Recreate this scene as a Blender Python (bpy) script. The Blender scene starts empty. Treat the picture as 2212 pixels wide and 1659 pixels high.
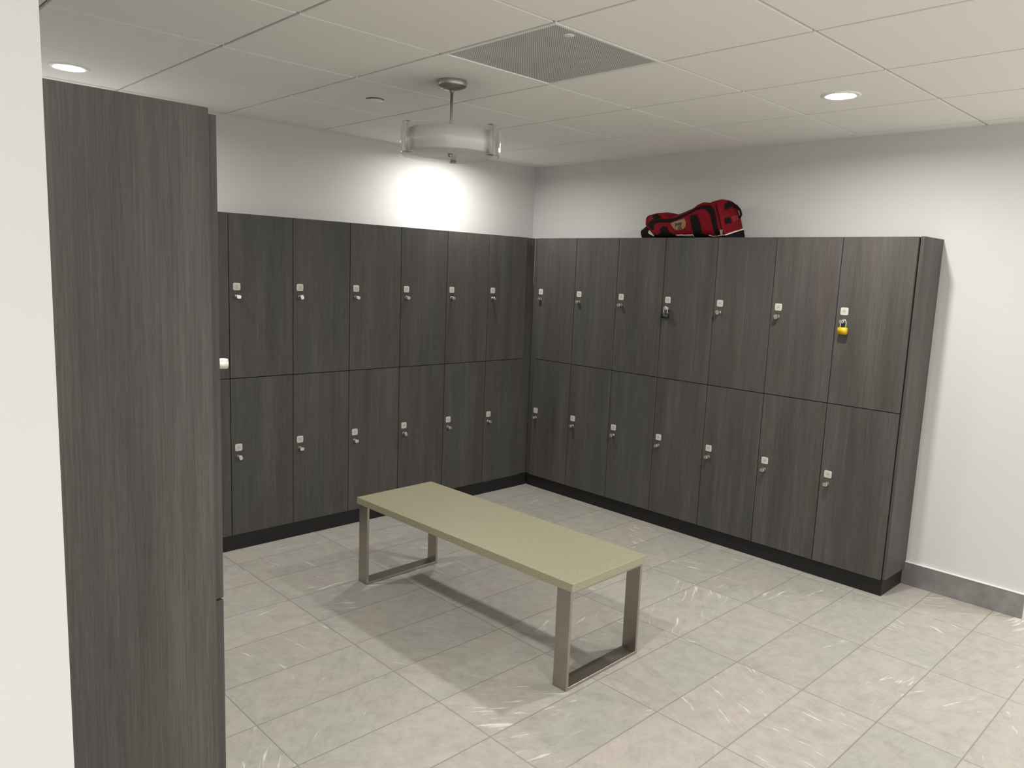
import bpy, bmesh, math, random
from mathutils import Vector, Matrix
random.seed(7)
PI = math.pi
SC = bpy.context.scene
COL = SC.collection

# ------------------------------------------------------------------ measures (metres)
H = 1.9085            # locker top
ZM = 1.001            # seam between upper and lower doors
ZB = 0.0918           # underside of the doors
HC = 2.4818           # ceiling
WR, Y0 = 0.381, 0.0373     # right bank: column width, filler at the corner
WL, X0 = 0.3823, 0.0796    # back bank
D, DL = 0.3143, 0.3453     # wall planes behind right and back banks
T, GX, GY = 0.6093, -3.4516, -1.6382        # ceiling grid
TX, TY, FX, FY = 0.5967, 0.2968, -3.0368, -2.2803   # floor tiles
RE = -3.300           # free end of the right wall
SX, SY = -3.926, -2.985    # free end of the left wall

# ------------------------------------------------------------------ material helpers
def new_mat(name):
    m = bpy.data.materials.new(name); m.use_nodes = True
    nt = m.node_tree; nt.nodes.clear()
    out = nt.nodes.new('ShaderNodeOutputMaterial')
    return m, nt, out
def N(nt, typ, **kw):
    n = nt.nodes.new(typ)
    for k, v in kw.items():
        if k.startswith('i_'):
            key = k[2:]
            key = int(key) if key.isdigit() else key.replace('_', ' ')
            s = n.inputs[key]
            if isinstance(v, bpy.types.NodeSocket): nt.links.new(v, s)
            else: s.default_value = v
        else: setattr(n, k, v)
    return n
def M2(nt, op, a, b=None, c=None):
    n = nt.nodes.new('ShaderNodeMath'); n.operation = op
    for i, v in enumerate((a, b, c)):
        if v is None: continue
        if isinstance(v, bpy.types.NodeSocket): nt.links.new(v, n.inputs[i])
        else: n.inputs[i].default_value = v
    return n.outputs[0]
def VM(nt, op, a, b=None):
    n = nt.nodes.new('ShaderNodeVectorMath'); n.operation = op
    for i, v in enumerate((a, b)):
        if v is None: continue
        if isinstance(v, bpy.types.NodeSocket): nt.links.new(v, n.inputs[i])
        else: n.inputs[i].default_value = v
    return n.outputs[0]
def ramp(nt, fac, stops):
    r = nt.nodes.new('ShaderNodeValToRGB'); nt.links.new(fac, r.inputs[0])
    e = r.color_ramp.elements
    while len(e) < len(stops): e.new(.5)
    for el, (p, c) in zip(e, stops):
        el.position = p; el.color = (c if isinstance(c, (tuple, list)) else (c, c, c)) + (() if isinstance(c, (tuple, list)) and len(c) == 4 else (1,)) if isinstance(c, tuple) else (c, c, c, 1)
    return r.outputs[0]
def mix(nt, f, a, b, mode='MIX'):
    n = nt.nodes.new('ShaderNodeMix'); n.data_type = 'RGBA'; n.blend_type = mode
    for s, v in ((n.inputs[0], f), (n.inputs[6], a), (n.inputs[7], b)):
        if isinstance(v, bpy.types.NodeSocket): nt.links.new(v, s)
        else: s.default_value = v if not isinstance(v, tuple) else v + (1,) * (4 - len(v))
    return n.outputs[2]
def noise(nt, vec, scale, detail=2, rough=.5, dist=0):
    n = N(nt, 'ShaderNodeTexNoise', i_Vector=vec, i_Scale=scale, i_Detail=detail, i_Roughness=rough, i_Distortion=dist)
    return n.outputs[0]
def bump(nt, h, strength=.2, dist=.002):
    return N(nt, 'ShaderNodeBump', i_Height=h, i_Strength=strength, i_Distance=dist).outputs[0]
def bsdf(nt, out, color, rough=.5, metal=0, normal=None, spec=.5, **kw):
    b = nt.nodes.new('ShaderNodeBsdfPrincipled')
    for key, v in (('Base Color', color), ('Roughness', rough), ('Metallic', metal), ('Specular IOR Level', spec)):
        if isinstance(v, bpy.types.NodeSocket): nt.links.new(v, b.inputs[key])
        else: b.inputs[key].default_value = v + (1,) if isinstance(v, tuple) and len(v) == 3 else v
    if normal is not None: nt.links.new(normal, b.inputs['Normal'])
    nt.links.new(b.outputs[0], out.inputs[0])
    return b
def objco(nt, rnd=False):
    tc = nt.nodes.new('ShaderNodeTexCoord'); v = tc.outputs['Object']
    if rnd:
        oi = nt.nodes.new('ShaderNodeObjectInfo')
        r = M2(nt, 'MULTIPLY', oi.outputs['Random'], 37.0)
        cx = nt.nodes.new('ShaderNodeCombineXYZ')
        for i in range(3): nt.links.new(r, cx.inputs[i])
        v = VM(nt, 'ADD', v, cx.outputs[0])
    return v
def plain(name, color, rough=.5, metal=0, grain=0, gscale=200, spec=.5, var=.04):
    m, nt, out = new_mat(name)
    v = objco(nt)
    n = noise(nt, v, gscale, 3)
    c = mix(nt, n, tuple(x * (1 - var) for x in color), tuple(min(1, x * (1 + var)) for x in color))
    nb = bump(nt, n, grain, .001) if grain else None
    bsdf(nt, out, c, rough, metal, nb, spec)
    return m

# ------------------------------------------------------------------ materials
def wood(name, dark=1.0):
    m, nt, out = new_mat(name)
    v = objco(nt, True)
    broad = noise(nt, VM(nt, 'MULTIPLY', v, (11, 11, .8)), 1, 3, .55)
    med = noise(nt, VM(nt, 'MULTIPLY', v, (42, 42, 1.6)), 1, 3, .6)
    fine = noise(nt, VM(nt, 'MULTIPLY', v, (260, 260, 5)), 1, 3, .65)
    micro = noise(nt, VM(nt, 'MULTIPLY', v, (700, 700, 22)), 1, 2, .6)
    a = M2(nt, 'MULTIPLY', broad, .32); a = M2(nt, 'MULTIPLY_ADD', med, .17, a)
    a = M2(nt, 'MULTIPLY_ADD', fine, .31, a); a = M2(nt, 'MULTIPLY_ADD', micro, .20, a)
    k = dark
    c = ramp(nt, a, [(.36, (.049*k, .0470*k, .0435*k)), (.52, (.078*k, .0748*k, .0700*k)), (.68, (.120*k, .1150*k, .1085*k))])
    hue = noise(nt, VM(nt, 'MULTIPLY', v, (5, 5, .9)), 1, 2)
    hr = ramp(nt, hue, [(.36, (.975, 1.01, .955)), (.5, (1, 1, 1)), (.64, (1.07, .975, .995))])
    c = mix(nt, 1.0, c, hr, 'MULTIPLY')
    bsdf(nt, out, c, .55, 0, bump(nt, fine, .05, .001), .22)
    return m
WOOD = wood('dark_wood_laminate')
WOODEDGE = plain('laminate_edge', (.10, .095, .085), .4)
BODY = plain('carcass_gap_shade', (.012, .011, .010), .6, 0, 0, 200, .2)  # laminate carcass coloured near-black to carry the shade in the door gaps
PLINTH = plain('plinth_dark', (.014, .013, .0135), .5, 0, 0, 200, .3)
NICKEL = plain('satin_nickel', (.70, .68, .62), .42, 1)
NICKELD = plain('brushed_nickel_dark', (.47, .455, .42), .42, 1)
STEEL = None
def brushed(name, axis, col=(.56, .53, .48)):
    m, nt, out = new_mat(name)
    v = objco(nt)
    s = noise(nt, VM(nt, 'MULTIPLY', v, axis), 1, 3, .6)
    blot = noise(nt, v, 9, 3)
    c = mix(nt, M2(nt, 'MULTIPLY_ADD', blot, .5, M2(nt, 'MULTIPLY', s, .5)), tuple(x * .72 for x in col), tuple(x * 1.15 for x in col))
    bsdf(nt, out, c, ramp(nt, s, [(.3, .3), (.7, .42)]), 1, bump(nt, s, .08, .0005))
    return m
STEEL = brushed('brushed_steel', (600, 600, 14), (.44, .405, .36))
PLATE = plain('plate_white', (.62, .61, .55), .4)
DIGIT = plain('plate_digit_grey', (.27, .265, .235), .5)
WALLM = plain('wall_paint', (.61, .612, .605), .6, 0, .05, 260, .3, .01)
TILEC = plain('ceiling_tile', (.93, .915, .885), .85, 0, .12, 300, .2, .03)
GRIDM = plain('ceiling_grid_shaded', (.20, .195, .185), .6)  # grid toned dark so its colour holds the shade of the tile gaps
WHITE = plain('white_enamel', (.88, .875, .86), .4)
TRIMW = plain('pale_metal_trim', (.80, .79, .78), .35)
BRASS = plain('brass_yellow', (.60, .40, .015), .42, .25)
CHROME = plain('chrome', (.80, .79, .78), .14, 1)
BLACKP = plain('black_vinyl', (.012, .012, .013), .3)
RED = plain('red_nylon', (.165, .005, .010), .7, 0, .25, 500, .12, .12)
REDD = plain('red_nylon_light', (.21, .013, .018), .6, 0, .25, 500, .35, .1)
BLACKF = plain('black_nylon', (.0055, .005, .0055), .75, 0, .2, 500, .12, .15)
TAN = plain('tan_patch', (.24, .135, .055), .6)
PIPE = plain('white_piping', (.75, .66, .64), .5)
GREYM = plain('grey_zip_pull', (.25, .23, .23), .4, .5)

def floor_mat():
    m, nt, out = new_mat('stone_floor_tile')
    v = objco(nt)
    sp = N(nt, 'ShaderNodeSeparateXYZ', i_0=v)
    u = M2(nt, 'DIVIDE', M2(nt, 'SUBTRACT', sp.outputs[0], FX), TX)
    w = M2(nt, 'DIVIDE', M2(nt, 'SUBTRACT', sp.outputs[1], FY), TY)
    iu, iw = M2(nt, 'FLOOR', u), M2(nt, 'FLOOR', w)
    fu, fw = M2(nt, 'FRACT', u), M2(nt, 'FRACT', w)
    du = M2(nt, 'MULTIPLY', M2(nt, 'MINIMUM', fu, M2(nt, 'SUBTRACT', 1, fu)), TX)
    dw = M2(nt, 'MULTIPLY', M2(nt, 'MINIMUM', fw, M2(nt, 'SUBTRACT', 1, fw)), TY)
    edge = M2(nt, 'MINIMUM', du, dw)
    idv = N(nt, 'ShaderNodeCombineXYZ', i_0=iu, i_1=iw)
    wn = N(nt, 'ShaderNodeTexWhiteNoise', noise_dimensions='3D', i_Vector=idv.outputs[0])
    r1 = wn.outputs['Value']; rc = N(nt, 'ShaderNodeSeparateColor', i_0=wn.outputs['Color'])
    ang = M2(nt, 'MULTIPLY', r1, 6.283)
    rot = N(nt, 'ShaderNodeVectorRotate', rotation_type='Z_AXIS', i_Vector=v, i_Angle=ang)
    off = VM(nt, 'ADD', rot.outputs[0], VM(nt, 'MULTIPLY', wn.outputs['Color'], (40, 40, 40)))
    warp = N(nt, 'ShaderNodeTexNoise', i_Vector=off, i_Scale=5.0, i_Detail=2.0)
    off2 = VM(nt, 'ADD', off, VM(nt, 'MULTIPLY', warp.outputs['Color'], (.05, .05, 0)))
    st = noise(nt, VM(nt, 'MULTIPLY', off2, (5.5, 46, 1)), 1, 4, .62)
    patch = noise(nt, off, 3.2, 2)
    lim = M2(nt, 'MULTIPLY_ADD', patch, .34, M2(nt, 'MULTIPLY_ADD', rc.outputs[1], .09, -.215))
    streak = ramp(nt, M2(nt, 'ADD', st, M2(nt, 'SUBTRACT', lim, .02)), [(.640, 0.0), (.70, 1.0)])
    st2 = noise(nt, VM(nt, 'MULTIPLY', off2, (3, 30, 1)), 1, 5, .7)
    soft = ramp(nt, st2, [(.4, 0.0), (.75, 1.0)])
    dk = ramp(nt, noise(nt, VM(nt, 'MULTIPLY', off2, (4, 26, 1)), 1.3, 4, .7), [(.60, 0.0), (.72, 1.0)])
    blot = noise(nt, off, 2.6, 3)
    base = ramp(nt, blot, [(.35, (.338, .336, .308)), (.52, (.356, .338, .308)), (.68, (.372, .339, .312))])
    tone = mix(nt, r1, (.92, .94, .92), (1.06, 1.04, 1.03))
    base = mix(nt, 1.0, base, tone, 'MULTIPLY')
    cloud = noise(nt, off2, 16, 8, .74)
    base = mix(nt, 1.0, base, ramp(nt, cloud, [(.30, (.80, .80, .80)), (.5, (1.0, 1.0, 1.0)), (.70, (1.16, 1.15, 1.13))]), 'MULTIPLY')
    cl2 = noise(nt, VM(nt, 'MULTIPLY', off2, (10, 70, 1)), 1, 4, .65)
    base = mix(nt, 1.0, base, ramp(nt, cl2, [(.36, (.96, .96, .96)), (.5, (1.0, 1.0, 1.0)), (.64, (1.04, 1.04, 1.035))]), 'MULTIPLY')
    grain = noise(nt, v, 260, 3, .7)
    base = mix(nt, M2(nt, 'MULTIPLY', ramp(nt, grain, [(.35, 0.0), (.68, 1.0)]), .34), base, (.38, .36, .335))
    base = mix(nt, M2(nt, 'MULTIPLY', soft, .22), base, (.42, .405, .385))
    base = mix(nt, M2(nt, 'MULTIPLY', dk, .22), base, (.19, .18, .168))
    base = mix(nt, M2(nt, 'MULTIPLY', streak, .68), base, (.66, .64, .61))
    g = ramp(nt, edge, [(.0010, 1.0), (.0024, 0.0)])
    col = mix(nt, M2(nt, 'MULTIPLY', g, .8), base, (.16, .145, .13))
    hgt = M2(nt, 'ADD', ramp(nt, edge, [(.001, 0.0), (.004, 1.0)]), M2(nt, 'MULTIPLY', grain, .10))
    bsdf(nt, out, col, ramp(nt, grain, [(.3, .42), (.7, .56)]), 0, bump(nt, hgt, .35, .0015), .42)
    return m
FLOORM = floor_mat()
def base_mat():
    m, nt, out = new_mat('grey_stone_base')
    v = objco(nt)
    a = noise(nt, v, 7, 5, .65)
    c = ramp(nt, a, [(.35, (.155, .155, .155)), (.5, (.20, .195, .19)), (.7, (.27, .255, .25))])
    bsdf(nt, out, c, .5)
    return m
BASEM = base_mat()
def quartz():
    m, nt, out = new_mat('beige_quartz')
    v = objco(nt)
    a = noise(nt, v, 330, 2, .6); b = noise(nt, v, 150, 2, .5)
    c = ramp(nt, a, [(.33, (.20, .18, .11)), (.47, (.295, .278, .190)), (.58, (.31, .292, .203)), (.70, (.43, .41, .32))])
    c = mix(nt, ramp(nt, b, [(.62, 0.0), (.7, .5)]), c, (.24, .21, .14))
    bsdf(nt, out, c, .40, 0, None, .45)
    return m
QUARTZ = quartz()
def perforated():
    m, nt, out = new_mat('perforated_metal')
    v = objco(nt)
    p = .0102
    s = VM(nt, 'MULTIPLY', v, (1 / p, 1 / p, 0))
    fr = VM(nt, 'FRACTION', s)
    d1 = N(nt, 'ShaderNodeVectorMath', operation='DISTANCE', i_0=fr, i_1=(.5, .5, 0)).outputs['Value']
    fr2 = VM(nt, 'FRACTION', VM(nt, 'ADD', s, (.5, .5, 0)))
    d2 = N(nt, 'ShaderNodeVectorMath', operation='DISTANCE', i_0=fr2, i_1=(.5, .5, 0)).outputs['Value']
    hole = ramp(nt, M2(nt, 'MINIMUM', d1, d2), [(.235, 1.0), (.275, 0.0)])
    c = mix(nt, hole, (.74, .735, .71), (.17, .167, .16))
    bsdf(nt, out, c, .45, 0)
    return m
PERF = perforated()
def glass_thin():
    m, nt, out = new_mat('clear_glass')
    tr = N(nt, 'ShaderNodeBsdfTransparent', i_Color=(.955, .96, .955, 1))
    gl = N(nt, 'ShaderNodeBsdfGlossy', i_Color=(1, 1, 1, 1), i_Roughness=.02)
    lw = N(nt, 'ShaderNodeLayerWeight', i_Blend=.5)
    fr = N(nt, 'ShaderNodeMath', operation='MULTIPLY_ADD', i_0=M2(nt, 'POWER', lw.outputs['Facing'], 4.0), i_1=.45, i_2=.035)
    mx = N(nt, 'ShaderNodeMixShader', i_0=fr.outputs[0], i_1=tr.outputs[0], i_2=gl.outputs[0])
    nt.links.new(mx.outputs[0], out.inputs[0])
    return m
GLASS = glass_thin()
def frosted():
    m, nt, out = new_mat('frosted_white_acrylic')
    b = bsdf(nt, out, (.88, .88, .87), .35)
    t = N(nt, 'ShaderNodeBsdfTranslucent', i_Color=(.9, .9, .89, 1))
    mx = N(nt, 'ShaderNodeMixShader', i_0=.30, i_1=b.outputs[0], i_2=t.outputs[0])
    nt.links.new(mx.outputs[0], out.inputs[0])
    return m
FROST = frosted()
LENSP = 25.0
def lens_mat():
    m, nt, out = new_mat('lit_downlight_lens')
    e = N(nt, 'ShaderNodeEmission', i_Color=(1, .985, .94, 1), i_Strength=LENSP)
    nt.links.new(e.outputs[0], out.inputs[0])
    return m
LENS = lens_mat()

# ------------------------------------------------------------------ mesh helpers
def box(bm, x0, x1, y0, y1, z0, z1, bev=0, mi=0, seg=2):
    vs = [bm.verts.new((x, y, z)) for x in (x0, x1) for y in (y0, y1) for z in (z0, z1)]
    q = [(0, 1, 3, 2), (4, 6, 7, 5), (0, 4, 5, 1), (2, 3, 7, 6), (0, 2, 6, 4), (1, 5, 7, 3)]
    fs = [bm.faces.new([vs[i] for i in f]) for f in q]
    for f in fs: f.material_index = mi
    if bev:
        es = list({e for f in fs for e in f.edges})
        r = bmesh.ops.bevel(bm, geom=es, offset=bev, segments=seg, profile=.5, affect='EDGES')
        for f in r['faces']: f.material_index = mi
def lathe(bm, prof, n=48, mat=Matrix(), mi=0, caps=True):
    rings = []
    for r, z in prof:
        rings.append([bm.verts.new(mat @ Vector((r * math.cos(2 * PI * i / n), r * math.sin(2 * PI * i / n), z))) for i in range(n)])
    for a, b in zip(rings, rings[1:]):
        for i in range(n):
            f = bm.faces.new((a[i], a[(i + 1) % n], b[(i + 1) % n], b[i])); f.smooth = True; f.material_index = mi
    if caps:
        for rr in (rings[0][::-1], rings[-1]):
            f = bm.faces.new(rr); f.material_index = mi
def tube(bm, pts, r, n=10, mi=0):
    pts = [Vector(p) for p in pts]; rings = []
    up = None
    for i, p in enumerate(pts):
        t = (pts[min(i + 1, len(pts) - 1)] - pts[max(i - 1, 0)]).normalized()
        if up is None: up = t.orthogonal().normalized()
        up = (up - t * up.dot(t)).normalized(); s = t.cross(up)
        rings.append([bm.verts.new(p + r * (math.cos(2 * PI * k / n) * up + math.sin(2 * PI * k / n) * s)) for k in range(n)])
    for a, b in zip(rings, rings[1:]):
        for i in range(n):
            f = bm.faces.new((a[i], a[(i + 1) % n], b[(i + 1) % n], b[i])); f.smooth = True; f.material_index = mi
    bm.faces.new(rings[0][::-1]).material_index = mi; bm.faces.new(rings[-1]).material_index = mi
def rrect(w, h, r, n=6):
    pts = []
    for cx, cy, a0 in ((w/2-r, h/2-r, 0), (-w/2+r, h/2-r, PI/2), (-w/2+r, -h/2+r, PI), (w/2-r, -h/2+r, 3*PI/2)):
        for i in range(n + 1):
            a = a0 + PI / 2 * i / n; pts.append((cx + r * math.cos(a), cy + r * math.sin(a)))
    return pts
def prism(bm, pts, f, d0, d1, mi=0):
    """outline pts (a,b) swept from depth d0 to d1 ; f(a,b,d) -> xyz"""
    A = [bm.verts.new(f(a, b, d0)) for a, b in pts]; B = [bm.verts.new(f(a, b, d1)) for a, b in pts]
    n = len(pts)
    fs = [bm.faces.new(A[::-1]), bm.faces.new(B)]
    for i in range(n): fs.append(bm.faces.new((A[i], A[(i + 1) % n], B[(i + 1) % n], B[i])))
    for x in fs: x.material_index = mi
def text_into(bm, s, size, mat, mi, depth=.0004, bold=0):
    cu = bpy.data.curves.new('txt', 'FONT'); cu.body = s; cu.size = size; cu.align_x = 'CENTER'; cu.align_y = 'CENTER'
    cu.extrude = depth; cu.offset = bold; cu.resolution_u = 3
    o = bpy.data.objects.new('txt', cu); COL.objects.link(o)
    dg = bpy.context.evaluated_depsgraph_get(); me = bpy.data.meshes.new_from_object(o.evaluated_get(dg))
    n0 = len(bm.faces); nv = len(bm.verts)
    bm.from_mesh(me); bm.verts.ensure_lookup_table(); bm.faces.ensure_lookup_table()
    for v in bm.verts[nv:]: v.co = mat @ v.co
    for f in bm.faces[n0:]: f.material_index = mi
    bpy.data.objects.remove(o); bpy.data.curves.remove(cu); bpy.data.meshes.remove(me)
def obj(name, bm, mats, parent=None, smooth=None):
    bmesh.ops.recalc_face_normals(bm, faces=bm.faces)
    me = bpy.data.meshes.new(name); bm.to_mesh(me); bm.free()
    for m in (mats if isinstance(mats, (list, tuple)) else [mats]): me.materials.append(m)
    if smooth is not None:
        for p in me.polygons: p.use_smooth = smooth
    o = bpy.data.objects.new(name, me); COL.objects.link(o)
    if parent: o.parent = parent
    return o
def tag(o, label, cat, group=None, kind=None):
    o['label'] = label; o['category'] = cat
    if group: o['group'] = group
    if kind: o['kind'] = kind
    return o
def thing(name, label, cat, loc=(0, 0, 0), rz=0, group=None):
    o = bpy.data.objects.new(name, None); COL.objects.link(o)
    o.location = loc; o.rotation_euler = (0, 0, rz); o.empty_display_size = .1
    return tag(o, label, cat, group)
def struct(name, bm, m):
    o = obj(name, bm, m); o['kind'] = 'structure'; return o
def dup(root):
    r = root.copy(); COL.objects.link(r)
    for ch in list(root.children):
        c = ch.copy(); COL.objects.link(c); c.parent = r
        for g in ch.children:
            d = g.copy(); COL.objects.link(d); d.parent = c
    return r

# ------------------------------------------------------------------ room
XL, XR, YB = -6.6, 2.4, -6.4
bm = bmesh.new(); box(bm, XL, XR, YB, DL, -.08, 0); struct('floor', bm, FLOORM)
VI, VJ = 2, -1                 # ceiling cell that holds the air grille
bm = bmesh.new()
box(bm, XL, XR, YB, DL, HC + .011, HC + .05, 0, 1)
i0, i1 = int((XL - GX) // T), int((XR - GX) // T)
j0, j1 = int((YB - GY) // T), int((DL - GY) // T)
g = .0064
for i in range(i0, i1 + 1):
    for j in range(j0, j1 + 1):
        if (i, j) == (VI, VJ): continue
        a, b = max(XL, GX + i * T + g), min(XR, GX + (i + 1) * T - g)
        c, d = max(YB, GY + j * T + g), min(DL, GY + (j + 1) * T - g)
        if b - a < .01 or d - c < .01: continue
        # tegular edge: the face drops below the grid with a small chamfer
        e = .0007
        lo = [bm.verts.new((x, y, HC)) for x, y in ((a + e, c + e), (b - e, c + e), (b - e, d - e), (a + e, d - e))]
        hi = [bm.verts.new((x, y, HC + .0007)) for x, y in ((a, c), (b, c), (b, d), (a, d))]
        tp = [bm.verts.new((x, y, HC + .0115)) for x, y in ((a, c), (b, c), (b, d), (a, d))]
        bm.faces.new(lo)
        for p, q in ((lo, hi), (hi, tp)):
            for k in range(4): bm.faces.new((p[k], p[(k + 1) % 4], q[(k + 1) % 4], q[k]))
struct('ceiling', bm, [TILEC, GRIDM])
def wall(name, x0, x1, y0, y1, z1=HC + .05):
    bm = bmesh.new(); box(bm, x0, x1, y0, y1, -.08, z1); return struct(name, bm, WALLM)
wall('wall_back', SX, D + .14, DL, DL + .14)
wall('wall_right', D, D + .14, RE, DL)
wall('wall_left', SX - 1.1, SX, SY, DL)
wall('wall_near_left', XL, SX - 1.1, SY + .3, SY + .42)
wall('wall_far_right', D + .14, XR, RE + .9, RE + 1.02)
PY1 = -(Y0 + 7 * WR) - .0055          # free end of the plinth
bm = bmesh.new(); box(bm, D - .011, D, RE + .002, PY1 - .0005, 0, .128, .0008); struct('baseboard_right', bm, BASEM)
bm = bmesh.new(); box(bm, D - .013, D, RE, PY1 - .0005, .1282, .1335, .0008); struct('trim_1', bm, TRIMW)
bm = bmesh.new(); box(bm, SX - 1.09, SX, SY - .011, SY, 0, .128, .0008); struct('baseboard_left', bm, BASEM)

# ------------------------------------------------------------------ lockers
GAP = .0042
def door_bm(w, z0, z1):
    bm = bmesh.new()
    box(bm, GAP / 2, w - GAP / 2, 0, .0185, z0, z1, .0009)
    for f in bm.faces:
        if abs(f.normal.y) < .5 and f.normal.length > 0: pass
    return bm
def plate_bm(s):
    bm = bmesh.new()
    fn = lambda a, b, d: (a, d, b)
    prism(bm, rrect(.0410, .0405, .0075), fn, 0, -.0018, 0)
    prism(bm, rrect(.0330, .0325, .0050), fn, -.0018, -.0024, 1)
    text_into(bm, s, .0165, Matrix.Translation((0, -.0026, 0)) @ Matrix.Rotation(PI / 2, 4, 'X'), 2, .0003)
    return bm
def knob_bm():
    bm = bmesh.new()
    mt = Matrix.Rotation(PI / 2, 4, 'X')        # lathe axis z -> -y
    lathe(bm, [(.0122, 0), (.0122, .0018), (.0112, .003), (.0110, .008), (.0112, .013), (.0122, .018), (.0132, .0215), (.0135, .0285), (.0122, .0300)], 40, mt)
    for v in bm.verts:
        if v.co.y < -.004:                      # flattened grip
            v.co.z = max(-.0094, min(.0094, v.co.z))
    return bm
KNOB = None
PLATEINSET = plain('plate_inset', (.53, .52, .455), .45)
NUM = [0]
def make_column(w, depth, nums, label, group, panel=0):
    """one two-tier unit: body, two doors, each door with number plate and knob; local front is -y"""
    t = thing('locker', label, 'locker', group=group)
    bm = bmesh.new()
    box(bm, .0006, w - .0006, .0205, depth - .0015, ZB, H - .001, .0006)
    obj('body', bm, BODY, t)
    for (z0, z1, zp, zk, s) in ((ZM + GAP / 2, H, 1.512, 1.4565, nums[0]), (ZB, ZM - GAP / 2, .6045, .549, nums[1])):
        d = obj('door', door_bm(w, z0, z1), WOOD, t)
        p = obj('number_plate', plate_bm(s), [PLATE, PLATEINSET, DIGIT], d); p.location = (.0443, 0, zp)
        p['label'] = 'small white square number plate'
        k = obj('knob', knob_bm(), NICKEL, d); k.location = (.0443, 0, zk); k.rotation_euler = (0, random.choice((0, .1, -.25, .3, 1.2)), 0)
        k['label'] = 'satin metal lock knob'
    return t
def add_side_panel(t, x0, x1, y0, y1, dz, lab):
    bm = bmesh.new(); box(bm, x0, x1, y0, y1, ZB, H + dz, .0008)
    o = obj('side_panel', bm, WOOD, t); o['label'] = lab
ORD = ['', 'first', 'second', 'third', 'fourth', 'fifth', 'sixth', 'seventh', 'eighth', 'ninth']
G1, G2, G3 = 'two-door lockers of the right-hand bank', 'two-door lockers of the back bank', 'two-door lockers of the foreground bank'
RL = ['', 'dark grey two-door locker of the right bank, right beside the inside corner',
      'dark grey two-door locker of the right bank, second from the inside corner',
      'dark grey two-door locker under the left end of the red bag',
      'dark grey two-door locker with a black padlock on its upper door',
      'dark grey two-door locker just right of the one with the black padlock',
      'dark grey two-door locker just left of the one with the yellow padlock',
      'end locker of the right bank with a yellow padlock and a bare side panel']
for k in range(1, 8):
    t = make_column(WR, D, (str(31 + 2 * k), str(32 + 2 * k)), RL[k], G1)
    t.location = (0, -(Y0 + (k - 1) * WR), 0); t.rotation_euler = (0, 0, -PI / 2)
    if k == 7: add_side_panel(t, WR + .0012, WR + .0172, .0205, D - .0012, .003, 'plain side panel of the end locker')
BL = ['', 'dark grey two-door locker of the back bank, right beside the inside corner'] + \
     ['dark grey two-door locker of the back bank, %s from the inside corner' % ORD[k] for k in range(2, 10)]
BL[7] = 'dark grey two-door locker of the back bank, mostly cut off by the foreground side panel'
BL[6] = 'leftmost fully visible two-door locker of the back bank'
for k in range(1, 10):
    t = make_column(WL, DL, (str(33 - 2 * k), str(34 - 2 * k)), BL[k], G2)
    t.location = (-(X0 + k * WL), 0, 0)
XF, YF = -3.595, -2.7287
FL = ['', 'tall foreground locker showing its wide dark wood side panel, beside the white wall end',
      'dark grey two-door locker behind the foreground one, second in its bank']
FL += ['dark grey two-door locker behind the foreground one, %s in its bank' % ORD[k] for k in range(3, 8)]
for k in range(1, 8):
    t = make_column(WR, XF - SX, (str(15 - 2 * k), str(16 - 2 * k)), FL[k], G3)
    t.location = (XF, YF + (k - 1) * WR, 0); t.rotation_euler = (0, 0, PI / 2)
    if k == 1: add_side_panel(t, -.0195, -.0010, .0230, XF - SX - .0012, .006, 'wide dark wood side panel facing the camera')

# plinths and fillers
def plinth(name, label, x0, x1, y0, y1):
    bm = bmesh.new(); box(bm, x0, x1, y0, y1, 0, ZB - .0008, .0006)
    return tag(obj(name, bm, PLINTH), label, 'plinth')
plinth('toe_kick', 'black recessed plinth running under the right bank of lockers', .014, D - .001, PY1, -.0005)
plinth('toe_kick', 'black recessed plinth running under the back bank of lockers', XF - .013, .0125, .006, DL - .001)
plinth('toe_kick', 'dark plinth under the foreground locker beside the white wall', SX + .001, XF - .014, YF - .006, YF + 7 * WR - .0005)
bm = bmesh.new()
box(bm, .0145, .034, -Y0 - .0005, .0125, ZB, H - .001, .0006)
box(bm, -X0 + .0005, .0145, .0145, .034, ZB, H - .001, .0006)
tag(obj('filler_panel', bm, WOOD), 'narrow dark filler strip in the inside corner between the two locker banks', 'filler panel')

# ------------------------------------------------------------------ padlocks
def padlock(label, loc, body_m, w, h, top, blk):
    t = thing('padlock', label, 'padlock', loc, -PI / 2, 'padlocks on the right bank')
    bm = bmesh.new()
    fn = lambda a, b, d: (a, d, b)
    prism(bm, rrect(w, h, .006 if not blk else .009), fn, -.010, .010)
    bmesh.ops.bevel(bm, geom=[e for e in bm.edges if abs((e.verts[0].co - e.verts[1].co).y) < 1e-6], offset=.0022, segments=2, affect='EDGES')
    obj('lock_body', bm, body_m, t, True)
    bm = bmesh.new()
    r = w * .29; z1 = top - r
    pts = [(-r, 0, h / 2 - .004)] + [(-r, 0, z) for z in (h/2 + .006, z1)] + [(r * math.cos(a), 0, z1 + r * math.sin(a)) for a in [PI - PI * i / 12 for i in range(1, 12)]] + [(r, 0, z1), (r, 0, h/2 + .006), (r, 0, h / 2 - .004)]
    tube(bm, pts, .0035, 10)
    obj('shackle', bm, CHROME, t)
    if blk:
        bm = bmesh.new(); box(bm, -w * .32, w * .32, -.0106, .0106, -h * .12, h * .02, .0006)
        obj('band', bm, CHROME, t)  # bright strip stands in for the highlight across the black body
    return t
padlock('small yellow brass padlock with steel shackle hanging on the end locker', (-.022, -2.3765, 1.407), BRASS, .050, .038, .061, False)
padlock('small black padlock with steel shackle hanging below the red bag', (-.022, -1.226, 1.409), BLACKP, .046, .031, .059, True)

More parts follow.
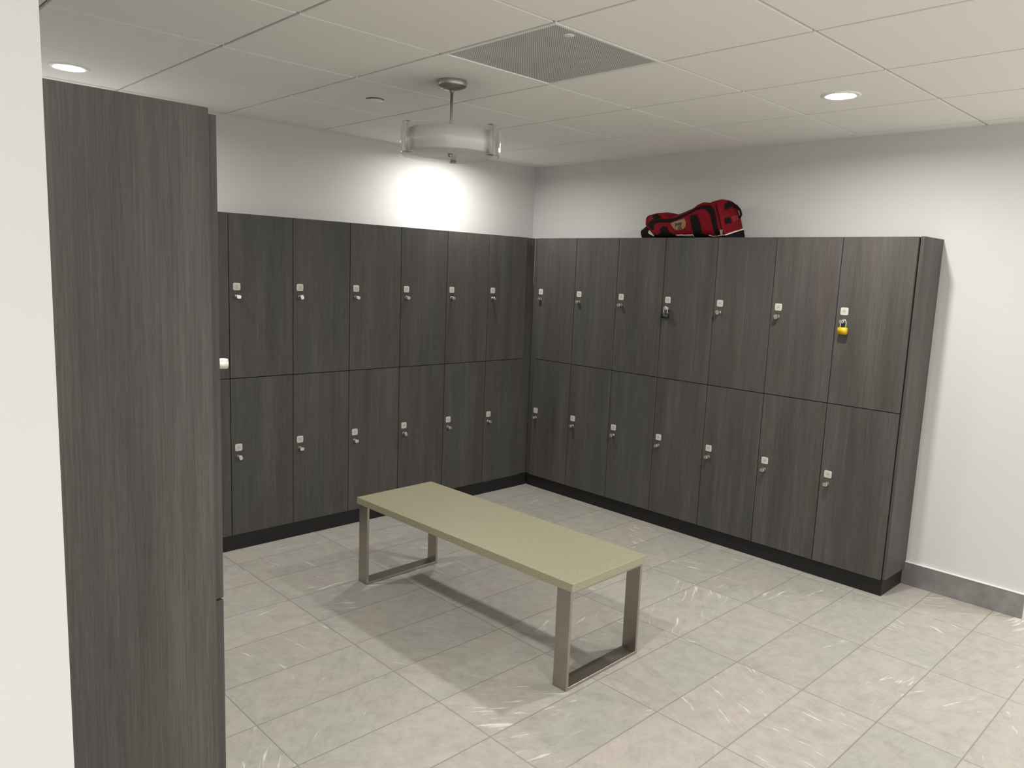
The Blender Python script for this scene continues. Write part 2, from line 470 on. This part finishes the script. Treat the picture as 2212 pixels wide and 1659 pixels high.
# ------------------------------------------------------------------ bench
t = thing('bench', 'low bench with beige stone seat and brushed steel loop legs', 'bench', (-1.7875, -1.526, 0), math.radians(1.43))
BZ = .458
bm = bmesh.new(); box(bm, -.249, .249, -.7365, .7365, BZ - .035, BZ, .002)
obj('seat', bm, QUARTZ, t)
def leg_frame(ya, yb):
    bm = bmesh.new(); hw, th, z1 = .2405, .0135, BZ - .0352
    # a flat-bar loop: outer and inner rectangle swept over the bar width
    O = [(-hw, 0.0015), (hw, 0.0015), (hw, z1), (-hw, z1)]; I = [(-hw + th, th), (hw - th, th), (hw - th, z1 - th), (-hw + th, z1 - th)]
    L = {}
    for nm, R in (('o', O), ('i', I)):
        for yy in (ya, yb): L[nm, yy] = [bm.verts.new((x, yy, z)) for x, z in R]
    for k in range(4):
        n = (k + 1) % 4
        bm.faces.new((L['o', ya][k], L['o', ya][n], L['i', ya][n], L['i', ya][k]))
        bm.faces.new((L['o', yb][k], L['o', yb][n], L['i', yb][n], L['i', yb][k]))
        bm.faces.new((L['o', ya][k], L['o', ya][n], L['o', yb][n], L['o', yb][k]))
        bm.faces.new((L['i', ya][k], L['i', ya][n], L['i', yb][n], L['i', yb][k]))
    bmesh.ops.bevel(bm, geom=bm.edges[:], offset=.0008, segments=1, affect='EDGES')
    for sx in (-1, 1):                    # thin dark glide pads
        box(bm, sx * hw * .8 - .02, sx * hw * .8 + .02, ya + .01, yb - .01, 0, .0016, 0, 1)
    return bm
for ya, yb in ((-.7245, -.6525), (.6525, .7245)):
    o = obj('leg', leg_frame(ya, yb), [STEEL, BLACKP], t)

# ------------------------------------------------------------------ pendant
PX, PYY = -1.928, -1.3335
t = thing('pendant_light', 'unlit drum pendant with clear glass ring around a white shade', 'pendant light', (PX, PYY, HC))
zz = lambda z: z + .008 - HC            # heights below are measured, then made local
bm = bmesh.new(); lathe(bm, [(.0645, 0), (.0655, -.002), (.0655, -.020), (.0635, -.0235), (.052, -.0300), (.034, -.0365), (.014, -.0400), (.0115, -.0405), (.0105, -.047), (.0075, -.050)], 56); obj('canopy', bm, NICKELD, t, True)
bm = bmesh.new(); lathe(bm, [(.0065, -.052), (.0065, zz(2.176))], 20); obj('rod', bm, NICKELD, t, True)
def ringwall(bm, r0, r1, z0, z1, n=96):
    lathe(bm, [(r0, z0), (r1, z0), (r1, z1), (r0, z1), (r0, z0)], n, caps=False)
bm = bmesh.new(); ringwall(bm, .2195, .2245, zz(2.146), zz(2.264)); obj('glass_ring', bm, GLASS, t)
bm = bmesh.new(); ringwall(bm, .1925, .1960, zz(2.160), zz(2.254)); obj('inner_shade', bm, FROST, t)
bm = bmesh.new(); lathe(bm, [(.1915, zz(2.166)), (.1915, zz(2.162)), (.187, zz(2.1605)), (.02, zz(2.1600))], 72); df = obj('diffuser', bm, FROST, t)
bm = bmesh.new(); lathe(bm, [(.0105, zz(2.160)), (.0105, zz(2.149)), (.008, zz(2.1475))], 24); obj('finial', bm, NICKELD, df, True)
bm = bmesh.new()
for a in range(3):
    an = a * 2 * PI / 3 + .3
    tube(bm, [(0.006 * math.cos(an), .006 * math.sin(an), zz(2.19)), (.193 * math.cos(an), .193 * math.sin(an), zz(2.19))], .003, 8)
obj('spider_frame', bm, NICKELD, t)
for deg in (-72, 167, 47):
    a = math.radians(deg)
    bm = bmesh.new()
    n = 10; z0, z1 = zz(2.150), zz(2.2755)
    L = []
    for i in range(n + 1):
        z = z0 + (z1 - z0) * i / n; s = abs(2 * i / n - 1); w = .0098 + .0062 * s ** 2
        L.append([bm.verts.new((r, y, z)) for r, y in ((.2250, -w), (.2272, -w), (.2272, w), (.2250, w))])
    for p, q in zip(L, L[1:]):
        for k in range(4): bm.faces.new((p[k], p[(k + 1) % 4], q[(k + 1) % 4], q[k]))
    bm.faces.new(L[0][::-1]); bm.faces.new(L[-1])
    box(bm, .1945, .2272, -.016, .016, z0 - .0018, z0, 0); box(bm, .1985, .2272, -.016, .016, z1, z1 + .0018, 0)
    o = obj('clip', bm, NICKELD, t); o.rotation_euler = (0, 0, a)

# ------------------------------------------------------------------ ceiling fittings
vx, vy = GX + (VI + .5) * T, GY + (VJ + .5) * T
t = thing('air_grille', 'square perforated grey air return panel in the ceiling grid', 'vent', (vx, vy, HC))
hw = T / 2 - .002
bm = bmesh.new()
for a, b, c, d in ((-hw, hw, -hw, -hw + .013), (-hw, hw, hw - .013, hw), (-hw, -hw + .013, -hw + .013, hw - .013), (hw - .013, hw, -hw + .013, hw - .013)):
    box(bm, a, b, c, d, -.003, .007, .0008)
obj('frame', bm, WHITE, t)
bm = bmesh.new(); q = hw - .0128; box(bm, -q, q, -q, q, .002, .006); obj('perforated_panel', bm, PERF, t)
bm = bmesh.new(); lathe(bm, [(.0185, .004), (.0185, .0005), (.016, -.001)], 28); o = obj('sprinkler_cap', bm, WHITE, t, True); o.location = (-2.1065 - vx + .012, -2.1728 - vy - .01, 0)
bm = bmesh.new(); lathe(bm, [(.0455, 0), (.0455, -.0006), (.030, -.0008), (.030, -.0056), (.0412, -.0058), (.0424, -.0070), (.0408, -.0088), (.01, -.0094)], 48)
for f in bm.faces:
    if f.calc_center_median().z > -.0055: f.material_index = 1  # recess ring and neck coloured dark for the shadow above the plate
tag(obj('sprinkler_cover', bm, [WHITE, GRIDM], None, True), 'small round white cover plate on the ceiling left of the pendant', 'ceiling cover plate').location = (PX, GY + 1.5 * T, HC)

POWER = 15.8
SPREAD = 170
def downlight(i, j, label, k=1.0):
    x, y = GX + (i + .5) * T, GY + (j + .5) * T
    t = thing('recessed_downlight', label, 'downlight', (x, y, HC), 0, 'recessed ceiling downlights')
    bm = bmesh.new(); lathe(bm, [(.0835, 0), (.0835, -.0022), (.078, -.0052), (.066, -.0058), (.0590, -.0030), (.0590, 0)], 64, caps=False); obj('trim_ring', bm, WHITE, t, True)
    bm = bmesh.new(); lathe(bm, [(.0588, -.0008), (.0560, -.0042), (.045, -.0070), (.02, -.0086), (.004, -.009)], 56); obj('lens', bm, LENS, t, True)
    L = bpy.data.lights.new('downlight_lamp', 'AREA'); L.shape = 'DISK'; L.size = .10; L.energy = POWER * k; L.spread = math.radians(SPREAD)
    L.color = (1, .972, .915)
    o = bpy.data.objects.new('downlight_lamp', L); COL.objects.link(o); o.location = (x, y, HC - .0105)
    return t
downlight(0, 2, 'lit recessed ceiling light above the foreground locker', .8)
downlight(4, 2, 'lit recessed ceiling light near the back wall, behind the pendant', .62)
downlight(4, -2, 'lit recessed ceiling light above the right bank of lockers')
downlight(0, -2, 'lit recessed ceiling light just outside the top of the frame')
for i, j in ((0, -6), (-2, -8), (-4, -5), (7, -5), (5, -5)):  # extra lamps out of view, added to brighten the foreground and right side
    downlight(i, j, 'added fill downlight behind the camera, out of view')

# ------------------------------------------------------------------ bag
BAG = dict(
outline=[(-0.9674, 2.0012), (-0.968, 2.0258), (-0.9818, 2.046), (-1.0157, 2.0656), (-1.065, 2.0764), (-1.1338, 2.0786), (-1.1635, 2.0718), (-1.1768, 2.0576), (-1.1808, 2.0495), (-1.2035, 2.0549), (-1.2359, 2.066), (-1.2816, 2.0824), (-1.34, 2.1039), (-1.3747, 2.1259), (-1.4054, 2.1363), (-1.4461, 2.131), (-1.4813, 2.1335), (-1.4984, 2.1385), (-1.5418, 2.1395), (-1.5634, 2.1387), (-1.5816, 2.1261), (-1.605, 2.103), (-1.638, 2.0648), (-1.6471, 2.035), (-1.6648, 2.0012), (-1.6849, 1.9639), (-1.6937, 1.9138)],
band=[(-0.9911, 1.9926), (-0.9949, 2.0089), (-1.019, 2.0248), (-1.0686, 2.0319), (-1.1428, 2.0284), (-1.1908, 2.0334), (-1.2604, 2.0555), (-1.3056, 2.0739), (-1.3499, 2.0959), (-1.3898, 2.1081), (-1.4302, 2.1087), (-1.4575, 2.1021), (-1.4765, 2.0882), (-1.4924, 2.0574), (-1.5049, 2.0154), (-1.5177, 1.9697), (-1.5343, 1.9316), (-1.4994, 1.928), (-1.4869, 1.9701), (-1.4721, 2.0123), (-1.4624, 2.0468), (-1.4474, 2.0662), (-1.4283, 2.0801), (-1.3958, 2.0907), (-1.3645, 2.0858), (-1.3292, 2.0694), (-1.2843, 2.051), (-1.2157, 2.023), (-1.1687, 2.01), (-1.0951, 2.0113), (-1.0505, 2.008), (-1.0317, 1.992), (-1.0438, 1.9675), (-1.0185, 1.9678)],
strapR=[(-1.3173, 2.0463), (-1.3627, 2.053), (-1.3765, 2.0257), (-1.3958, 1.9867), (-1.4057, 1.9247), (-1.3514, 1.9172), (-1.3382, 1.9641), (-1.3196, 2.019)],
strapL=[(-1.0934, 1.971), (-1.117, 1.9848), (-1.1421, 1.9784), (-1.159, 1.9501), (-1.1995, 1.9298), (-1.2008, 1.9139), (-1.0681, 1.9144), (-1.0765, 1.9347), (-1.1004, 1.9466)],
base=[(-1.0366, 1.9309), (-1.2137, 1.9317), (-1.4047, 1.9363), (-1.4737, 1.9186), (-1.5609, 1.9257), (-1.6279, 1.944), (-1.72, 1.9659), (-1.72, 1.90), (-1.0083, 1.90)],
piping=[(-1.4505, 1.9283), (-1.4734, 1.922), (-1.4999, 1.9226), (-1.5605, 1.9302), (-1.6233, 1.947), (-1.72, 1.9735), (-1.72, 1.9673), (-1.628, 1.9425), (-1.5652, 1.9253), (-1.5004, 1.9173), (-1.4694, 1.9166), (-1.4487, 1.9233)],
logo=[(-1.1693, 2.002), (-1.2162, 2.0171), (-1.2743, 2.0297), (-1.2856, 2.0079), (-1.2856, 1.9804), (-1.2681, 1.9649), (-1.2355, 1.9574), (-1.2113, 1.9608), (-1.191, 1.9738)],
sqA=[(-1.5393, 2.1182), (-1.5647, 2.1237), (-1.5809, 2.0963), (-1.5515, 2.0785), (-1.54, 2.0863)],
sqB=[(-1.5476, 2.0259), (-1.5815, 2.0327), (-1.5952, 1.9987), (-1.5593, 1.9918), (-1.5488, 2.0033)],
tab=[(-1.5897, 2.0363), (-1.627, 2.0466), (-1.6421, 2.0202), (-1.6056, 2.0023)],
pocket=[(-1.0167, 2.0533), (-1.051, 2.0647), (-1.0977, 2.0394), (-1.0387, 2.0305)],
pull=[(-1.5433, 1.9573), (-1.5571, 1.9586), (-1.5606, 1.9295), (-1.5486, 1.9277)],
seam=[(-1.483, 2.1145), (-1.4912, 2.1141), (-1.5262, 2.0376), (-1.5406, 1.9845), (-1.5564, 1.9314), (-1.5497, 1.9297), (-1.5338, 1.9899), (-1.5180, 2.0399)],
label=[(-1.2139, 1.9298), (-1.3364, 1.9309), (-1.342, 1.9192), (-1.2144, 1.9238)])
def inside(p, poly):
    y, z = p; c = False; n = len(poly)
    for i in range(n):
        (a, b), (d, e) = poly[i], poly[i - 1]
        if (b > z) != (e > z) and y < (d - a) * (z - b) / (e - b) + a: c = not c
    return c
OUT = [(y + .030, z) for y, z in BAG['outline'][1:21]]
YA, YZ = -.955, -1.565                    # left end, foot of the right end
SHEAR = .30                               # the right end leans outward towards its foot
def ztop(y):
    pr = sorted(OUT, key=lambda p: -p[0])
    if y >= pr[0][0]: return pr[0][1]
    for (a, b), (c, d) in zip(pr, pr[1:]):
        if c <= y <= a: return b + (d - b) * (a - y) / max(1e-6, a - c)
    return 2.150
def sect(s):
    y = YA + (YZ - YA) * s + SHEAR * .2 * s ** 3          # y where the section meets mid height
    zt = ztop(y) if s < .86 else 2.139 + .011 * (s - .86) / .14
    zb = H + .0012 + max(0, .085 * (1 - s / .14))
    a = .070 + .052 * min(1, s / .75) ** .8
    if s < .05: a *= math.sqrt(max(.03, 1 - ((.05 - s) / .05) ** 2))
    return zb, max(zt, zb + .02), a
NV = 192; NU = 320; NS = .50
def bag_pt(s, v, off=0, k=1.0, dy=0):
    zb, zt, a = sect(s); b = (zt - zb) / 2; zm = (zt + zb) / 2; xc = .050 + a + (0 if s > .05 else (.07 - a) * .5)
    th = 2 * PI * v / NV
    c, q = math.cos(th), math.sin(th)
    r = (c ** 4 + q ** 4) ** -.25
    x = xc - (a + off) * k * r * c; z = zm + (b * k + (off if q > 0 else 0)) * r * q
    if x > xc: x = xc + (x - xc) * (1 - .22 * max(0, (z - zm) / b))      # the back leans in towards the top
    y = YA + (YZ - YA) * s + SHEAR * s ** 3 * (z - H) + dy
    return Vector((x, y, z))
GRID = [[bag_pt(u / NU, v) for v in range(NV)] for u in range(NU + 1)]
bt = thing('duffel_bag', 'red and black duffel bag lying on top of the right lockers', 'bag', (.17, (YA + YZ) / 2, H))
org = Vector(bt.location)
bm = bmesh.new()
rows = GRID + [[bag_pt(1, v, 0, .975, -.007) for v in range(NV)], [bag_pt(1, v, 0, .92, -.011) for v in range(NV)], [bag_pt(1, v, 0, .6, -.0145) for v in range(NV)]]
V = [[bm.verts.new(p - org) for p in row] for row in rows]
for u in range(len(rows) - 1):
    for v in range(NV):
        bm.faces.new((V[u][v], V[u][(v + 1) % NV], V[u + 1][(v + 1) % NV], V[u + 1][v]))
bm.faces.new(V[0]); bm.faces.new(V[-1][::-1])
obj('bag_body', bm, RED, bt, True)
def surf_x(y, z):
    s0 = (y - YA) / (YZ - YA)
    for _ in range(3): s0 = (y - YA - SHEAR * s0 ** 3 * (z - H)) / (YZ - YA)
    zb, zt, a = sect(s0); b = (zt - zb) / 2; zm = (zt + zb) / 2
    return .050 + a - a * (max(0, 1 - min(1, abs(z - zm) / b) ** (2 / NS))) ** (NS / 2)
def v_front(v): return math.cos(2 * PI * (v + .5) / NV) > 0
def patch(name, poly, m, off, lab=None, parent=None, back=False):
    """a cloth panel laid on the bag front: the body faces inside the outline, lifted by off and given thickness"""
    bm = bmesh.new(); vm = {}
    def gv(u, v, o):
        k = (u, v % NV, o)
        if k not in vm: vm[k] = bm.verts.new(bag_pt(u / NU, v % NV, o) - org)
        return vm[k]
    cells = set()
    for u in range(NU):
        for v in range(NV):
            ce = (GRID[u][v] + GRID[u][(v + 1) % NV] + GRID[u + 1][v] + GRID[u + 1][(v + 1) % NV]) / 4
            if v_front(v) and inside((ce.y, ce.z), poly): cells.add((u, v))
    for (u, v) in cells:
        q = [(u, v), (u, v + 1), (u + 1, v + 1), (u + 1, v)]
        bm.faces.new([gv(a, b, off) for a, b in q])
        for (p0, p1), nb in (((q[0], q[1]), (u - 1, v)), ((q[2], q[3]), (u + 1, v)), ((q[1], q[2]), (u, (v + 1) % NV)), ((q[3], q[0]), (u, (v - 1) % NV))):
            if nb not in cells: bm.faces.new([gv(*p0, off), gv(*p1, off), gv(*p1, 0), gv(*p0, 0)])
    if not cells: bm.free(); return None
    o = obj(name, bm, m, parent or bt, True)
    if lab: o['label'] = lab
    return o
patch('zip_band', BAG['band'], BLACKF, .0026, 'curved black zip band')
patch('webbing_strap', BAG['strapR'], BLACKF, .0046, 'black webbing strap right of the tan patch')
patch('webbing_strap', BAG['strapL'], BLACKF, .0046, 'black webbing strap left of the tan patch')
patch('base_panel', BAG['base'], BLACKF, .0036, 'black base panel')
patch('piping', BAG['piping'], PIPE, .0058, 'white piping')
lg = patch('logo_patch', BAG['logo'], TAN, .0034, 'tan patch with black lettering')
patch('pocket_flap', BAG['pocket'], BLACKF, .0030, 'black pocket stripe')
patch('seam', BAG['seam'], BLACKF, .0016, 'dark vertical seam')
patch('side_label', BAG['label'], PIPE, .0060, 'white label near the base')
# lettering and emblem, curved onto the patch
def on_front(bm, y0, z0, ang, off, n0v):
    for v in list(bm.verts)[n0v:]:
        a, b, d = v.co.x, v.co.y, v.co.z
        yy = y0 - (a * math.cos(ang) - b * math.sin(ang)); z2 = z0 + (a * math.sin(ang) + b * math.cos(ang))
        v.co = Vector((surf_x(yy, z2) - off - d, yy, z2)) - org
bm = bmesh.new(); text_into(bm, 'Jeep', .031, Matrix.Identity(4), 0, .0004, .0009)
on_front(bm, -1.2322, 1.9990, .19, .0042, 0)
obj('lettering', bm, BLACKP, lg)
bm = bmesh.new()
prism(bm, [(-.015, .000), (-.011, .010), (.010, .011), (.014, .002), (.011, -.010), (-.011, -.010)], lambda a, b, d: (a, b, d), 0, .0006)
for k in (-1, 1):
    c = [bm.verts.new((k * .0095 + .003 * math.cos(2 * PI * i / 14), .002 + .003 * math.sin(2 * PI * i / 14), .0010)) for i in range(14)]
    f = bm.faces.new(c); f.material_index = 1
for k in range(5):
    c = [bm.verts.new((x, y, .0010)) for x, y in ((-.005 + k * .0023, -.005), (-.0039 + k * .0023, -.005), (-.0039 + k * .0023, .005), (-.005 + k * .0023, .005))]
    bm.faces.new(c).material_index = 1
on_front(bm, -1.2437, 1.9731, .15, .0042, 0)
obj('emblem', bm, [BLACKP, TAN], lg)
# shoulder strap loop at the left end, side handle at the right end
def end_panel(name, pts, th, m, lab, off=.0135):
    """flat piece sewn on the leaning right end; pts are (x, z)"""
    bm = bmesh.new()
    fn = lambda x, z, d: Vector((x, YZ + SHEAR * (z - H) - off - d, z)) - org
    prism(bm, pts, fn, 0, th)
    bmesh.ops.bevel(bm, geom=bm.edges[:], offset=.0012, segments=1, affect='EDGES')
    o = obj(name, bm, m, bt); o['label'] = lab
    return o
end_panel('buckle_patch', [(.115, 2.121), (.163, 2.131), (.177, 2.105), (.115, 2.083), (.101, 2.090)], .004, BLACKF, 'upper black buckle patch')
end_panel('buckle_patch', [(.081, 2.029), (.144, 2.041), (.150, 2.007), (.083, 1.994), (.074, 2.005)], .004, BLACKF, 'lower black buckle patch')
end_panel('tab', [(.161, 2.046), (.235, 2.060), (.246, 2.036), (.171, 2.012)], .004, REDD, 'lighter red tab')
end_panel('base_panel', [(.053, H + .003), (.286, H + .003), (.290, 1.974), (.173, 1.951), (.051, 1.923)], .002, BLACKF, 'black base panel of the right end', .0125)
end_panel('piping', [(.051, 1.923), (.173, 1.951), (.289, 1.974), (.289, 1.981), (.173, 1.958), (.051, 1.930)], .005, PIPE, 'white piping of the right end', .0125)
bm = bmesh.new(); prism(bm, [(-1.5433, 1.9573), (-1.5571, 1.9586), (-1.5606, 1.9295), (-1.5486, 1.9277)], lambda y, z, d: Vector((.044 - d, y + .004, z)) - org, -.006, .003)
obj('zip_pull', bm, GREYM, bt)['label'] = 'grey zip pull'
# webbing loop standing off the right end
bm = bmesh.new(); L = []
hp = [(.150, 2.128, .012), (.180, 2.125, .024), (.215, 2.112, .034), (.245, 2.090, .036), (.262, 2.064, .028), (.258, 2.044, .012)]
for i, (x, z, d) in enumerate(hp):
    a = hp[max(0, i - 1)]; b = hp[min(len(hp) - 1, i + 1)]
    tx, tz = b[0] - a[0], b[1] - a[1]; l = math.hypot(tx, tz); nx, nz = -tz / l * .011, tx / l * .011
    f = lambda xx, zz, dd: Vector((xx, YZ + SHEAR * (zz - H) - dd, zz)) - org
    L.append([bm.verts.new(f(x + nx * q, z + nz * q, d + e)) for q, e in ((-1, 0), (1, 0), (1, .005), (-1, .005))])
for p, q in zip(L, L[1:]):
    for k in range(4): bm.faces.new((p[k], p[(k + 1) % 4], q[(k + 1) % 4], q[k]))
bm.faces.new(L[0][::-1]); bm.faces.new(L[-1])
obj('grab_handle', bm, BLACKF, bt)['label'] = 'black grab handle on the right end'
# flat shoulder strap looping off the left end
bm = bmesh.new()
so = [(-.992, 2.004), (-.966, 1.992), (-.9413, 1.9728), (-.926, 1.9630), (-.9215, 1.9482), (-.926, 1.928), (-.934, H + .0012), (-1.000, H + .0012), (-1.062, H + .0012)]
si = [(-1.020, 1.985), (-1.000, 1.978), (-.9881, 1.9661), (-.980, 1.957), (-.9767, 1.9485), (-.982, 1.941), (-.9959, 1.9332), (-1.022, 1.924), (-1.0504, 1.9165)]
q = []
for k, (o1, i1) in enumerate(zip(so, si)):
    x = .078 - .010 * math.sin(PI * k / 8)
    q.append([bm.verts.new(Vector((x + e, y, z)) - org) for (y, z), e in ((o1, 0), (i1, 0), (i1, .006), (o1, .006))])
for a, b in zip(q, q[1:]):
    for k in range(4): bm.faces.new((a[k], a[(k + 1) % 4], b[(k + 1) % 4], b[k]))
bm.faces.new(q[0][::-1]); bm.faces.new(q[-1])
obj('shoulder_strap', bm, BLACKF, bt)['label'] = 'black shoulder strap looping off the left end'

# ------------------------------------------------------------------ world, camera, view
wd = bpy.data.worlds.new('world'); SC.world = wd; wd.use_nodes = True
wd.node_tree.nodes['Background'].inputs[0].default_value = (1, .97, .92, 1); wd.node_tree.nodes['Background'].inputs[1].default_value = 0.9
cam = bpy.data.cameras.new('camera'); co = bpy.data.objects.new('camera', cam); COL.objects.link(co)
R = Vector((0.72070946, -0.69210739, 0.03956317)); U = Vector((0.07207392, 0.13156889, 0.98868346)); F = Vector((0.68948041, 0.70970204, -0.14470583))
m = Matrix((R, U, -F)).transposed().to_4x4(); m.translation = Vector((-4.1923, -4.1238, 1.6533))
co.matrix_world = m
cam.sensor_fit = 'HORIZONTAL'; cam.sensor_width = 36; cam.lens = 1658.86 / 2212 * 36; cam.clip_start = .02
SC.camera = co
vs = SC.view_settings
vs.view_transform = 'Standard'; vs.look = 'None'; vs.gamma = 1; vs.use_curve_mapping = False
vs.exposure = 0.62
SC.cycles.max_bounces = 8; SC.cycles.diffuse_bounces = 6; SC.cycles.glossy_bounces = 3; SC.cycles.transmission_bounces = 3; SC.cycles.transparent_max_bounces = 12
SC.cycles.caustics_reflective = False; SC.cycles.caustics_refractive = False
SC.cycles.sample_clamp_indirect = 8
